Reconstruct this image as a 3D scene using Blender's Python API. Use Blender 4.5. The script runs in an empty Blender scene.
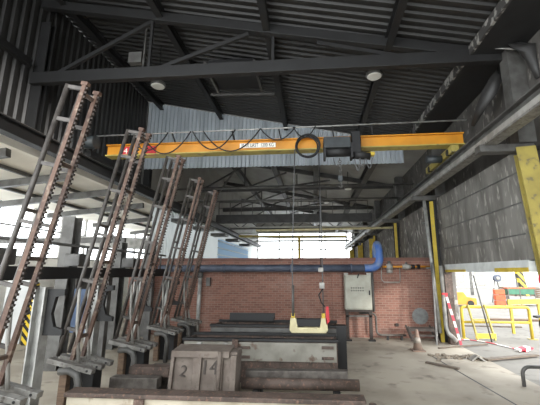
import bpy, bmesh, math, random
from mathutils import Vector, Matrix
random.seed(7)
S = bpy.context.scene
COL = S.collection
PI = math.pi
V = Vector

# ------------------------------------------------------------------ materials
def lin(c):
    return tuple((v/255/12.92 if v/255 <= .04045 else ((v/255+.055)/1.055)**2.4) for v in c)

def mat(name, c1, c2=None, scale=3.0, rough=.7, metal=0.0, bump=0.0, c3=None, s3=20.0, stretch=(1, 1, 1), lo=.4, hi=.65, lo3=.55, hi3=.7):
    m = bpy.data.materials.new(name); m.use_nodes = True
    nt = m.node_tree; b = nt.nodes['Principled BSDF']
    b.inputs['Roughness'].default_value = rough; b.inputs['Metallic'].default_value = metal
    b.inputs['Base Color'].default_value = (*lin(c1), 1)
    if c2:
        g = nt.nodes.new('ShaderNodeNewGeometry')
        mp = nt.nodes.new('ShaderNodeMapping'); mp.inputs['Scale'].default_value = stretch
        nt.links.new(g.outputs['Position'], mp.inputs[0])
        def layer(sc, lo_, hi_, prev, col, det=6):
            n = nt.nodes.new('ShaderNodeTexNoise'); n.inputs['Scale'].default_value = sc; n.inputs['Detail'].default_value = det
            nt.links.new(mp.outputs[0], n.inputs['Vector'])
            r = nt.nodes.new('ShaderNodeMapRange'); r.inputs[1].default_value = lo_; r.inputs[2].default_value = hi_
            nt.links.new(n.outputs['Fac'], r.inputs[0])
            x = nt.nodes.new('ShaderNodeMix'); x.data_type = 'RGBA'
            nt.links.new(r.outputs[0], x.inputs[0])
            if prev is None: x.inputs[6].default_value = (*lin(c1), 1)
            else: nt.links.new(prev, x.inputs[6])
            x.inputs[7].default_value = (*lin(col), 1)
            return x.outputs[2], n
        o, n = layer(scale, lo, hi, None, c2)
        if c3: o, _ = layer(s3, lo3, hi3, o, c3)
        nt.links.new(o, b.inputs['Base Color'])
        if bump:
            bp = nt.nodes.new('ShaderNodeBump'); bp.inputs['Strength'].default_value = bump; bp.inputs['Distance'].default_value = .02
            nt.links.new(n.outputs['Fac'], bp.inputs['Height']); nt.links.new(bp.outputs[0], b.inputs['Normal'])
    return m

def brick_mat():
    m = bpy.data.materials.new('red_brick'); m.use_nodes = True
    nt = m.node_tree; b = nt.nodes['Principled BSDF']; b.inputs['Roughness'].default_value = .9
    g = nt.nodes.new('ShaderNodeNewGeometry'); sp = nt.nodes.new('ShaderNodeSeparateXYZ'); cb = nt.nodes.new('ShaderNodeCombineXYZ')
    ad = nt.nodes.new('ShaderNodeMath'); ad.operation = 'ADD'
    nt.links.new(g.outputs['Position'], sp.inputs[0])
    nt.links.new(sp.outputs[0], ad.inputs[0]); nt.links.new(sp.outputs[1], ad.inputs[1])
    nt.links.new(ad.outputs[0], cb.inputs[0]); nt.links.new(sp.outputs[2], cb.inputs[1])
    t = nt.nodes.new('ShaderNodeTexBrick'); nt.links.new(cb.outputs[0], t.inputs['Vector'])
    t.inputs['Scale'].default_value = 1; t.inputs['Brick Width'].default_value = .22; t.inputs['Row Height'].default_value = .078
    t.inputs['Mortar Size'].default_value = .009
    t.inputs['Color1'].default_value = (*lin((144, 101, 88)), 1); t.inputs['Color2'].default_value = (*lin((121, 84, 73)), 1)
    t.inputs['Mortar'].default_value = (*lin((146, 124, 110)), 1)
    n = nt.nodes.new('ShaderNodeTexNoise'); n.inputs['Scale'].default_value = .9; n.inputs['Detail'].default_value = 8
    nt.links.new(g.outputs['Position'], n.inputs['Vector'])
    r = nt.nodes.new('ShaderNodeMapRange'); r.inputs[1].default_value = .55; r.inputs[2].default_value = .8; r.inputs[4].default_value = .55
    nt.links.new(n.outputs['Fac'], r.inputs[0])
    x = nt.nodes.new('ShaderNodeMix'); x.data_type = 'RGBA'
    nt.links.new(r.outputs[0], x.inputs[0]); nt.links.new(t.outputs['Color'], x.inputs[6]); x.inputs[7].default_value = (*lin((170, 150, 140)), 1)
    nt.links.new(x.outputs[2], b.inputs['Base Color'])
    return m

def stripe_mat(name, ca, cb_, axis, period, slant=None, amount=0.0):
    m = bpy.data.materials.new(name); m.use_nodes = True
    nt = m.node_tree; b = nt.nodes['Principled BSDF']; b.inputs['Roughness'].default_value = .6
    g = nt.nodes.new('ShaderNodeNewGeometry'); sp = nt.nodes.new('ShaderNodeSeparateXYZ'); nt.links.new(g.outputs['Position'], sp.inputs[0])
    src = sp.outputs[axis]
    if slant is not None:
        ml = nt.nodes.new('ShaderNodeMath'); ml.operation = 'MULTIPLY_ADD'; ml.inputs[1].default_value = amount
        nt.links.new(sp.outputs[slant], ml.inputs[0]); nt.links.new(src, ml.inputs[2]); src = ml.outputs[0]
    d = nt.nodes.new('ShaderNodeMath'); d.operation = 'DIVIDE'; d.inputs[1].default_value = period; nt.links.new(src, d.inputs[0])
    fr = nt.nodes.new('ShaderNodeMath'); fr.operation = 'FRACT'; nt.links.new(d.outputs[0], fr.inputs[0])
    gt = nt.nodes.new('ShaderNodeMath'); gt.operation = 'GREATER_THAN'; gt.inputs[1].default_value = .5; nt.links.new(fr.outputs[0], gt.inputs[0])
    x = nt.nodes.new('ShaderNodeMix'); x.data_type = 'RGBA'; nt.links.new(gt.outputs[0], x.inputs[0])
    x.inputs[6].default_value = (*lin(ca), 1); x.inputs[7].default_value = (*lin(cb_), 1)
    nt.links.new(x.outputs[2], b.inputs['Base Color'])
    return m

def glass_mat(name, col, clear):
    m = bpy.data.materials.new(name); m.use_nodes = True
    nt = m.node_tree; nt.nodes.remove(nt.nodes['Principled BSDF'])
    t = nt.nodes.new('ShaderNodeBsdfTranslucent'); t.inputs[0].default_value = (*lin(col), 1)
    d = nt.nodes.new('ShaderNodeBsdfTransparent')
    x = nt.nodes.new('ShaderNodeMixShader'); x.inputs[0].default_value = clear
    nt.links.new(t.outputs[0], x.inputs[1]); nt.links.new(d.outputs[0], x.inputs[2])
    nt.links.new(x.outputs[0], nt.nodes['Material Output'].inputs[0])
    return m

M = dict(
    floor=mat('floor_concrete', (170, 161, 146), (146, 137, 123), .8, .85, 0, .1, (104, 95, 85), 2.3, lo=.42, hi=.62, lo3=.58, hi3=.75),
    yard=mat('yard_concrete', (128, 124, 117), (112, 108, 101), .5, .9, c3=(98, 94, 87), s3=3),
    brick=brick_mat(),
    coping=mat('brick_coping', (122, 88, 78), (104, 78, 70), 3, .9),
    roof=mat('dark_sheeting', (38, 37, 35), (31, 30, 29), 1.2, .55),
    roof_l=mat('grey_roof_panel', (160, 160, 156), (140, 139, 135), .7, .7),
    aisle=mat('cream_roof_panel', (228, 222, 208), (208, 202, 188), .8, .8),
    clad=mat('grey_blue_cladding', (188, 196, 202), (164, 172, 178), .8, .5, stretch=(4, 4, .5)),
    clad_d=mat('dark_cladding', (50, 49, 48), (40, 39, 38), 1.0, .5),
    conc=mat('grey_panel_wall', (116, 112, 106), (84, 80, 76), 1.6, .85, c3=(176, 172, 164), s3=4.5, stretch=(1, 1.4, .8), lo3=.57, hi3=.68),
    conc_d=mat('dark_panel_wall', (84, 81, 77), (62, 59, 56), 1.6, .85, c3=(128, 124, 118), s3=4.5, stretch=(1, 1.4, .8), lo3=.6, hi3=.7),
    shutter=mat('stained_shutter', (128, 126, 120), (100, 97, 92), 1.3, .7, c3=(168, 164, 156), s3=5, stretch=(1, 2, .6), lo3=.56, hi3=.7),
    steel_d=mat('dark_steel', (32, 32, 32), (26, 25, 25), 3, .6),
    steel_m=mat('mid_grey_steel', (98, 97, 94), (76, 74, 71), 4, .5, .2),
    steel_l=mat('light_grey_steel', (162, 160, 154), (128, 125, 119), 4, .5, .1),
    galv=mat('galvanised', (170, 170, 166), (140, 140, 136), 6, .45, .3),
    rust=mat('rusty_steel', (104, 84, 74), (78, 62, 54), 9, .75, .1, .2, (126, 110, 98), 30),
    rail=mat('brown_worn_rail', (94, 72, 60), (74, 56, 48), 5, .65, .15, .1, (126, 110, 96), 12),
    teeth=mat('dark_teeth', (62, 52, 46), (48, 42, 38), 12, .7),
    casting=mat('grey_brown_casting', (112, 102, 93), (94, 84, 76), 5, .75, .1, .15, (92, 80, 72), 16),
    peel=mat('peeling_paint', (60, 58, 56), (150, 148, 142), 5, .8, lo=.5, hi=.58),
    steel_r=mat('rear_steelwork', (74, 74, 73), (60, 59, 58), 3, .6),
    fork=mat('worn_fork_grey', (132, 130, 125), (104, 101, 96), 7, .5, .15, c3=(76, 70, 64), s3=16),
    rod=mat('dark_worn_rod', (84, 80, 76), (62, 58, 55), 8, .5, .25),
    strip=mat('pale_strip', (216, 220, 218), (200, 204, 202), 4, .55),
    rust_d=mat('dark_rusty_steel', (92, 78, 70), (66, 56, 50), 5, .7, .15, .2, (122, 96, 82), 18),
    pipe_b=mat('dull_pipe_steel', (104, 98, 92), (74, 68, 63), 8, .55, .25),
    troughp=mat('grey_painted_plate', (140, 137, 127), (120, 116, 106), 3, .7, 0, .1, (92, 70, 56), 5, lo3=.6, hi3=.72),
    curb=mat('cream_stained_plate', (180, 172, 154), (152, 142, 124), 2.5, .8, 0, .1, (110, 88, 68), 4, lo3=.58, hi3=.72),
    yellow=mat('crane_yellow', (206, 140, 34), (188, 126, 32), 2, .45),
    yell2=mat('safety_yellow', (204, 178, 62), (186, 160, 54), 4, .55, c3=(150, 140, 100), s3=9, lo3=.62, hi3=.72),
    yell3=mat('faded_and_lit_yellow', (176, 160, 84), (154, 140, 76), 3, .6, c3=(120, 112, 84), s3=6, lo3=.6, hi3=.7),
    cream=mat('cream_paint', (214, 204, 162), (196, 184, 142), 4, .5, c3=(120, 104, 76), s3=10, lo3=.62, hi3=.72),
    white=mat('white_paint', (222, 222, 216), (204, 203, 197), 3, .6),
    sheet=mat('white_board', (224, 226, 226), (206, 208, 208), 1, .6),
    cab=mat('cabinet_grey', (166, 165, 152), (152, 150, 137), 4, .55),
    plate=mat('round_plate_grey', (128, 130, 128), (112, 112, 110), 9, .6),
    blue=mat('blue_pipe', (64, 104, 172), (120, 132, 150), 2.5, .5),
    blue_d=mat('navy_pipe', (84, 92, 108), (64, 70, 84), 3, .5),
    tarp=mat('blue_tarp', (104, 122, 152), (84, 100, 128), 2, .7),
    black=mat('black_rubber', (26, 26, 27), None, rough=.6),
    hoist=mat('hoist_grey', (52, 58, 60), (42, 46, 48), 6, .5),
    cable=mat('cable_grey', (92, 92, 92), None, rough=.6),
    red=mat('red_paint', (196, 44, 52), (176, 40, 46), 8, .5),
    orange=mat('orange_paint', (196, 92, 52), (180, 82, 46), 4, .6),
    green=mat('green_paint', (62, 116, 90), (54, 102, 80), 4, .6),
    wood=mat('timber', (108, 88, 70), (88, 70, 56), 6, .8, stretch=(1, 1, 6)),
    board=mat('weathered_board', (104, 92, 80), (84, 74, 64), 6, .85),
    rubble=mat('rubble', (132, 122, 108), (104, 94, 82), 8, .95, 0, .4),
    tape=stripe_mat('red_white_tape', (186, 62, 74), (206, 200, 196), 2, .36),
    tapef=stripe_mat('red_white_floor_tape', (200, 50, 66), (232, 226, 222), 0, .34),
    hazard=stripe_mat('hazard_stripes', (222, 190, 50), (34, 33, 32), 2, .26, 0, 1.0),
    hatch=stripe_mat('hazard_hatch', (226, 200, 60), (60, 58, 50), 2, .5, 0, 1.2),
    cone=mat('dirty_cone', (130, 108, 94), (112, 98, 88), 8, .8),
    conew=mat('dirty_cone_band', (150, 142, 132), (130, 124, 114), 8, .8),
    ink=mat('black_ink', (30, 30, 30), None, rough=.6),
    stencil=mat('raised_numeral', (62, 55, 50), None, rough=.8),
    label=mat('sign_white', (236, 234, 224), None, rough=.5),
    lens=mat('lamp_lens', (226, 226, 220), None, rough=.3),
    window=glass_mat('dirty_glazing', (235, 240, 242), .75),
    transl=glass_mat('translucent_cladding', (196, 200, 200), .0),
    bluegl=glass_mat('bluish_glazing', (196, 214, 232), .12),
)

# ------------------------------------------------------------------ mesh builder
class MB:
    def __init__(s): s.bm = bmesh.new()
    def box(s, a, b):
        x0, x1 = sorted((a[0], b[0])); y0, y1 = sorted((a[1], b[1])); z0, z1 = sorted((a[2], b[2]))
        v = [s.bm.verts.new(p) for p in ((x0,y0,z0),(x1,y0,z0),(x1,y1,z0),(x0,y1,z0),(x0,y0,z1),(x1,y0,z1),(x1,y1,z1),(x0,y1,z1))]
        for f in ((0,3,2,1),(4,5,6,7),(0,1,5,4),(1,2,6,5),(2,3,7,6),(3,0,4,7)): s.bm.faces.new([v[i] for i in f])
        return s
    def bar(s, p, q, w, h, up=(0, 0, 1)):                 # rectangular bar: w across, h along 'up'
        p, q = V(p), V(q); d = (q-p).normalized(); u = V(up)
        if abs(d.dot(u)) > .98: u = V((0, 1, 0))
        a = d.cross(u).normalized(); u = a.cross(d).normalized()
        c = [(-w/2, -h/2), (w/2, -h/2), (w/2, h/2), (-w/2, h/2)]
        v = [s.bm.verts.new(e+a*i+u*j) for e in (p, q) for i, j in c]
        for f in ((3,2,1,0),(4,5,6,7),(0,1,5,4),(1,2,6,5),(2,3,7,6),(3,0,4,7)): s.bm.faces.new([v[i] for i in f])
        return s
    def ibeam(s, p, q, w, h, t=.02, up=(0, 0, 1)):
        p, q = V(p), V(q); d = (q-p).normalized(); u = V(up)
        if abs(d.dot(u)) > .98: u = V((0, 1, 0))
        a = d.cross(u).normalized(); u = a.cross(d).normalized()
        s.bar(p+u*(h/2-t/2), q+u*(h/2-t/2), w, t, u); s.bar(p-u*(h/2-t/2), q-u*(h/2-t/2), w, t, u)
        s.bar(p, q, t, h-2*t, u); return s
    def tube(s, pts, r, n=10, closed=False):
        pts = [V(p) for p in pts]; N = len(pts); rings = []
        ref = None
        for i, p in enumerate(pts):
            if closed: t = (pts[(i+1) % N]-pts[i-1]).normalized()
            else: t = (pts[min(i+1, N-1)]-pts[max(i-1, 0)]).normalized()
            if ref is None:
                ref = V((0, 0, 1)) if abs(t.z) < .9 else V((1, 0, 0))
            a = t.cross(ref).normalized(); b = a.cross(t).normalized(); ref = b
            rr = r[i] if isinstance(r, (list, tuple)) else r
            rings.append([s.bm.verts.new(p+(a*math.cos(2*PI*k/n)+b*math.sin(2*PI*k/n))*rr) for k in range(n)])
        for i in range(N if closed else N-1):
            A, B = rings[i], rings[(i+1) % N]
            for k in range(n):
                f = s.bm.faces.new((A[k], A[(k+1) % n], B[(k+1) % n], B[k])); f.smooth = True
        if not closed:
            s.bm.faces.new(rings[0][::-1]); s.bm.faces.new(rings[-1])
        return s
    def prism(s, poly, axis, a, b):                       # poly of 2D points extruded along axis index
        def mk(p, c):
            q = list(p); q.insert(axis, c); return s.bm.verts.new(q)
        A = [mk(p, a) for p in poly]; B = [mk(p, b) for p in poly]; n = len(poly)
        s.bm.faces.new(A); s.bm.faces.new(B[::-1])
        for i in range(n): s.bm.faces.new((A[i], B[i], B[(i+1) % n], A[(i+1) % n]))
        return s
    def lathe(s, c, prof, n=24):
        rings = [[s.bm.verts.new((c[0]+r*math.cos(2*PI*k/n), c[1]+r*math.sin(2*PI*k/n), c[2]+z)) for k in range(n)] for r, z in prof]
        for A, B in zip(rings, rings[1:]):
            for k in range(n):
                f = s.bm.faces.new((A[k], A[(k+1) % n], B[(k+1) % n], B[k])); f.smooth = True
        s.bm.faces.new(rings[0][::-1]); s.bm.faces.new(rings[-1]); return s
    def build(s, name, material, parent=None, bevel=0, solid=0):
        bmesh.ops.recalc_face_normals(s.bm, faces=s.bm.faces[:])
        if parent is not None:
            off = world_loc(parent)
        else:
            xs = [v.co for v in s.bm.verts]
            off = V(((min(c.x for c in xs)+max(c.x for c in xs))/2, (min(c.y for c in xs)+max(c.y for c in xs))/2, min(c.z for c in xs)))
        for v in s.bm.verts: v.co -= off
        me = bpy.data.meshes.new(name); s.bm.to_mesh(me); s.bm.free()
        o = bpy.data.objects.new(name, me); COL.objects.link(o)
        me.materials.append(M[material])
        if parent is not None: o.parent = parent
        else: o.location = off
        if solid:
            k = o.modifiers.new('solid', 'SOLIDIFY'); k.thickness = solid; k.offset = 0
        if bevel:
            k = o.modifiers.new('bevel', 'BEVEL'); k.width = bevel; k.segments = 2; k.limit_method = 'ANGLE'
        return o

def world_loc(o):
    p = V((0, 0, 0))
    while o is not None: p = p+o.location; o = o.parent
    return p

def tag(o, label=None, cat=None, group=None, kind=None):
    if label: o['label'] = label
    if cat: o['category'] = cat
    if group: o['group'] = group
    if kind: o['kind'] = kind
    return o
def thing(name, label, cat, loc=(0, 0, 0), group=None):
    o = bpy.data.objects.new(name, None); COL.objects.link(o); o.location = loc; o.empty_display_size = .1
    return tag(o, label, cat, group)
def struct(o, label=None): return tag(o, label, None, None, 'structure')
def copy_tree(o, parent=None):
    c = o.copy(); COL.objects.link(c)
    if parent is not None: c.parent = parent
    for ch in [k for k in bpy.data.objects if k.parent == o and k != c]: copy_tree(ch, c)
    return c
def text(name, body, size, loc, rot, material, parent, squeeze=1, depth=.004):
    cu = bpy.data.curves.new(name, 'FONT'); cu.body = body; cu.size = size; cu.extrude = depth; cu.align_x = 'CENTER'; cu.align_y = 'CENTER'
    t = bpy.data.objects.new(name+'_c', cu); COL.objects.link(t)
    me = bpy.data.meshes.new_from_object(t.evaluated_get(bpy.context.evaluated_depsgraph_get()))
    bpy.data.objects.remove(t)
    mt = Matrix.Rotation(rot[2], 4, 'Z') @ Matrix.Rotation(rot[1], 4, 'Y') @ Matrix.Rotation(rot[0], 4, 'X') @ Matrix.Diagonal((squeeze, 1, 1, 1))
    me.transform(mt); me.materials.clear(); me.materials.append(M[material])
    o = bpy.data.objects.new(name, me); COL.objects.link(o); o.parent = parent; o.location = V(loc)-world_loc(parent)
    return o
def corr(a, b, pitch, depth):
    """trapezoid profile between a and b: list of (t, offset)"""
    out = []; t = a
    while t < b:
        for k, o in ((0, 0), (.35, 0), (.5, depth), (.85, depth)):
            if t+k*pitch <= b: out.append((t+k*pitch, o))
        t += pitch
    return out
def arc(c, r, a0, a1, n, axis):                           # arc in the plane normal to axis
    out = []
    for i in range(n+1):
        t = math.radians(a0+(a1-a0)*i/n); p = [r*math.cos(t), r*math.sin(t)]; p.insert(axis, 0)
        out.append(V(c)+V(p))
    return out
def sag(p, q, drop, n=12):
    p, q = V(p), V(q)
    return [p.lerp(q, i/n)-V((0, 0, drop*4*(i/n)*(1-i/n))) for i in range(n+1)]

# ------------------------------------------------------------------ camera + world
cam = bpy.data.cameras.new('camera'); co = bpy.data.objects.new('camera', cam); COL.objects.link(co)
co.location = (0, 0, 2.2); co.rotation_euler = (math.radians(90+11.553), 0, math.radians(4.449))
cam.sensor_width = 36; cam.lens = 36*340/540; cam.clip_end = 500
cam.shift_x = -17/540
S.camera = co
w = bpy.data.worlds.new('overcast_sky'); S.world = w; w.use_nodes = True
bg = w.node_tree.nodes['Background']; bg.inputs[0].default_value = (.93, .97, 1, 1); bg.inputs[1].default_value = 5.4
sl = bpy.data.lights.new('sun', 'SUN'); sl.energy = 3.2; sl.angle = math.radians(7); sl.color = (1, .96, .9)
so = bpy.data.objects.new('sun', sl); COL.objects.link(so); so.rotation_euler = V((-.62, .75, -.2)).to_track_quat('-Z', 'Y').to_euler()
S.view_settings.view_transform = 'Standard'; S.view_settings.look = 'None'; S.view_settings.gamma = 1; S.view_settings.exposure = 0.0
S.view_settings.use_curve_mapping = False

def roof_z(x): return 7.15+.205*(3.9-x)
XL, XR = -7.0, 4.3          # inner faces of left and right walls
YB = 12.5                    # brick wall
YG = 13.05                   # gable cladding

# ------------------------------------------------------------------ setting
struct(MB().box((-12, -3, -.2), (XR+.1, 42, 0)).build('floor', 'floor'))
struct(MB().box((XR+.1, -8, -.22), (70, 90, -.02)).build('ground', 'yard'))
struct(MB().bar((3.08, 10.2, .002), (3.45, 5.6, .002), .03, .004).build('trim_1', 'steel_d'))
struct(MB().bar((3.2, 9.7, .002), (4.1, 9.8, .002), .03, .004).build('trim_2', 'steel_d'))
# front roof: corrugations run across the hall, sheet steps along its length
m = MB(); prof = corr(.5, YG, .21, .045); n = len(prof); A = []; B = []; T = []
for y, d in prof:
    A.append(m.bm.verts.new((XL-.15, y, roof_z(XL-.15)+d))); B.append(m.bm.verts.new((XR+.5, y, roof_z(XR+.5)+d)))
for i in range(n-1): m.bm.faces.new((A[i], B[i], B[i+1], A[i+1]))
struct(m.build('ceiling', 'roof', solid=.01))
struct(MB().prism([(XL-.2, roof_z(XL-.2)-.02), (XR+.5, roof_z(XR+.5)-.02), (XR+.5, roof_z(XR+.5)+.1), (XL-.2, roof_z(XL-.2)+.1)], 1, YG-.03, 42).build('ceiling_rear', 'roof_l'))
struct(MB().prism([(XL-.05, 5.15), (-11.6, 4.72), (-11.6, 4.85), (XL-.05, 5.3)], 1, 3, 42).build('ceiling_aisle', 'aisle'))
# left upper cladding
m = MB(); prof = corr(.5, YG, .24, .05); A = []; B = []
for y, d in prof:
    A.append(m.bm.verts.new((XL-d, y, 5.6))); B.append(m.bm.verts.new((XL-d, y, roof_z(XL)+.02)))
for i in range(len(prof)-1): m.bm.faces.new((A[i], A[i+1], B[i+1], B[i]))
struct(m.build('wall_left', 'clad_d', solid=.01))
# gable cladding behind the crane
m = MB(); prof = corr(XL+.02, 3.6, .165, .05); A = []; B = []
for x, d in prof:
    A.append(m.bm.verts.new((x, YG-d, 6.37))); B.append(m.bm.verts.new((x, YG-d, roof_z(x)-.02)))
for i in range(len(prof)-1): m.bm.faces.new((A[i], A[i+1], B[i+1], B[i]))
struct(m.build('wall_back_upper', 'clad', solid=.012))
# right wall: strip above the runway, pier beyond the doorway
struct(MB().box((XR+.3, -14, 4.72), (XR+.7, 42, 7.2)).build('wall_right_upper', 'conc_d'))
struct(MB().box((XR, 11.75, 2.55), (XR+.4, 42, 4.72)).build('wall_right', 'conc'))  # unseen lower part left open behind the bricks, made up to admit daylight
struct(MB().box((XR, 11.75, 0), (XR+.3, 12.9, 2.55)).build('wall_right_pier', 'conc'))
struct(MB().box((XR+.45, -14, 0), (XR+.7, 7.6, 4.72)).build('wall_right_near', 'conc'))
# door: stained shutter over an open doorway
dr = struct(MB().box((XR+.02, 7.28, 2.42), (XR+.4, 11.75, 4.72)).build('door_1', 'shutter'))
for z in (2.95, 3.6, 4.25):
    MB().box((XR+.005, 7.28, z), (XR+.02, 11.75, z+.03)).build('seam', 'steel_m', dr)
tag(MB().box((XR-.01, 7.28, 2.2), (XR+.16, 11.75, 2.44)).build('bottom_rail', 'strip', dr), 'pale grey bottom rail')
tag(MB().box((XR-.02, 7.3, 2.2), (XR-.005, 8.6, 2.29)).build('edge_marking', 'yell2', dr), 'yellow edge marking')
tag(MB().box((XR-.02, 10.2, 2.2), (XR-.005, 11.7, 2.27)).build('edge_marking', 'yell2', dr), 'yellow edge marking')
# brick partition
wb = struct(MB().box((-6.9, YB, 0), (4.1, YB+.25, 2.58)).build('wall_back', 'brick'))
MB().box((-6.9, YB-.02, 2.58), (4.1, YB+.27, 2.7)).build('coping', 'coping', wb)
MB().box((.62, YB-.09, 0), (.98, YB, 2.6)).build('pilaster', 'brick', wb)
# left aisle outer wall with glazing strip
struct(MB().box((-11.4, 3, 0), (-11.2, 42, 2.75)).build('wall_left_aisle', 'white'))
k = 0
for y0 in (3.2, 8.0, 12.8, 17.6, 22.4, 27.2, 32, 36.8):
    k += 1
    wdw = struct(MB().box((-11.32, y0+.08, 2.8), (-11.30, y0+4.72, 4.68)).build('window_%d' % k, 'window'))
    f = MB()
    for yy in (y0+.04, y0+1.6, y0+3.2): f.box((-11.36, yy-.04, 2.75), (-11.24, yy+.04, 4.74))
    f.box((-11.36, y0+.08, 3.9), (-11.24, y0+4.72, 3.95)); f.box((-11.37, y0+.08, 2.75), (-11.2, y0+4.72, 2.81))
    f.build('window_frame', 'steel_l', wdw)
# rear left wall: translucent sheeting, bluish glazing farther back
m = MB(); prof = corr(14.2, 42, .3, .04); A = []; B = []
for y, d in prof:
    A.append(m.bm.verts.new((XL-d, y, 0))); B.append(m.bm.verts.new((XL-d, y, 5.3)))
for i in range(len(prof)-1): m.bm.faces.new((A[i], A[i+1], B[i+1], B[i]))
struct(m.build('wall_left_rear', 'transl'))
wdw = struct(MB().box((XL+.03, 24.5, 2.9), (XL+.05, 36, 4.6)).build('window_9', 'bluegl'))
f = MB()
for z in (2.9, 3.4, 3.9, 4.4): f.box((XL+.0, 24.5, z), (XL+.1, 36, z+.08))
f.build('window_frame', 'white', wdw)
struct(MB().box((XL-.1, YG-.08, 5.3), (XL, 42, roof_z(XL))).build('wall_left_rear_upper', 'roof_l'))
# far end: glazing above a dado, gable over it
struct(MB().box((XL, 41.8, 0), (XR, 42, 2.6)).build('wall_far', 'white'))
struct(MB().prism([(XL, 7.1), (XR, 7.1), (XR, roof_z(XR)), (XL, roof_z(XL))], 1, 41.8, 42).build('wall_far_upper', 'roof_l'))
wdw = struct(MB().box((XL, 41.88, 2.6), (XR, 41.9, 7.1)).build('window_10', 'window'))
f = MB()
for z in (2.65, 3.8, 4.9, 6.0, 7.05): f.box((XL, 41.8, z-.05), (XR, 41.98, z+.05))
for x in (-6.9, -4.2, -1.4, 1.4, 4.0): f.box((x-.06, 41.8, 2.6), (x+.06, 41.98, 7.1))
f.build('window_frame', 'steel_l', wdw)

# ------------------------------------------------------------------ roof steelwork
g = 'roof purlins over the front bay'
for x, lb in ((-6.35, 'dark roof purlin running back beside the left wall'), (-3.75, 'dark roof purlin running back left of the high bay lamp opening'),
              (-1.05, 'dark roof purlin running back over the middle of the crane'), (1.8, 'dark roof purlin running back beside the right round lamp')):
    z = roof_z(x)-.16
    tag(MB().ibeam((x, .6, z), (x, YG-.08, z), .16, .26, .02).build('roof_purlin', 'steel_d'), lb, 'roof beam', g)
g = 'roof purlins over the rear bays'
for x, lb in ((-4.9, 'leftmost dark purlin under the grey rear roof'), (-2.2, 'dark rear purlin second from left under the grey roof'),
              (.2, 'dark rear purlin behind the coiled cable'), (2.8, 'rightmost dark rear purlin beside the right wall')):
    z = roof_z(x)-.2
    tag(MB().ibeam((x, YG+.15, z), (x, 41.7, z), .3, .34, .03).build('roof_purlin', 'steel_r'), lb, 'roof beam', g)
def truss(y, label, near):
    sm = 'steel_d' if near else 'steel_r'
    t = thing('roof_truss', label, 'roof truss', (0, y, 6.85), 'roof trusses')
    def ch(x): return 6.95+.004*x
    MB().bar((-6.95, y, ch(-6.95)), (4.5, y, ch(4.5)), .16, .3).build('bottom_chord', sm, t, .008)
    zt = lambda x: roof_z(x)-.3
    MB().bar((-6.95, y, zt(-6.95)), (4.4, y, zt(4.4)+.2), .15, .24).build('top_chord', sm, t, .008)
    for (x0, x1) in ((-6.3, -3.95), (-3.7, -1.5), (2.05, .15) if near else (-1.2, 1.0)):
        MB().bar((x0, y, ch(x0)+.12), (x1, y, zt(x1)-.08), .07, .09).build('brace', sm, t)
    for x in (-3.95, -.9):
        MB().bar((x, y, ch(x)+.12), (x, y, zt(x)-.08), .06, .06).build('hanger', sm, t)
    return t
truss(7.2, 'dark roof truss crossing the top of view nearest the camera', True)
truss(19.0, 'roof truss seen just below the corrugated band behind the crane', False)
truss(25.5, 'roof truss second beyond the corrugated band', False)
truss(32.0, 'farthest dark roof truss before the end windows', False)
# diagonal wind braces under the rear roof
for (a, b, lb) in (((-5.4, 18.8, 6.7), (-2.6, 14, 7.7), 'thin diagonal brace rising right under the rear roof, upper left'), ((-5.2, 24, 6.8), (-.4, 18.9, 7.1), 'thin diagonal brace rising right in front of the far truss'),
                   ((2.6, 24, 6.75), (-1.2, 18.9, 7.0), 'thin diagonal brace falling right below the hoist')):
    tag(MB().tube([a, b], .05, 8).build('wind_brace', 'steel_m'), lb, 'brace', 'wind braces under the rear roof')
# big boxed eaves beam at the right
eb = thing('eaves_beam', 'large black boxed eaves beam with peeling pale edge, upper right', 'roof beam', (3.95, 8, 6.9))
MB().box((3.62, .6, 6.98), (4.78, YG, 7.12)).build('soffit', 'steel_d', eb)
MB().box((3.56, .6, 6.98), (3.62, YG, 7.2)).build('edge_board', 'peel', eb)
# ------------------------------------------------------------------ runway beams
def runway(x, y0, y1, z, label, mats):
    t = thing('runway_beam', label, 'crane rail', (x, (y0+y1)/2, z-.45))
    MB().ibeam((x, y0, z-.16), (x, y1, z-.16), .24, .32, .03).build('beam', mats[0], t)
    MB().box((x-.035, y0, z), (x+.035, y1, z+.06)).build('rail', mats[1], t)
    return t
t = runway(3.72, 3.2, 41, 5.16, 'long grey crane runway beam along the right wall', ('steel_m', 'steel_d'))
tag(MB().box((3.59, 3.2, 4.8), (3.85, 41, 4.84)).build('lower_flange', 'fork', t), 'pale worn lower flange')
tag(MB().box((3.585, 3.2, 4.84), (3.6, 41, 4.95)).build('collector_strip', 'steel_l', t), 'pale strip along the beam')
for y in (7.15, 12.05, 17.4, 23.5, 29.5, 36):
    MB().box((3.5, y-.12, 4.66), (XR+.3, y+.12, 4.82)).build('bracket', 'steel_m', t, .01)
runway(-6.35, 3.2, 41, 5.34, 'long dark crane runway beam along the left side', ('steel_d', 'steel_m'))
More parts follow.
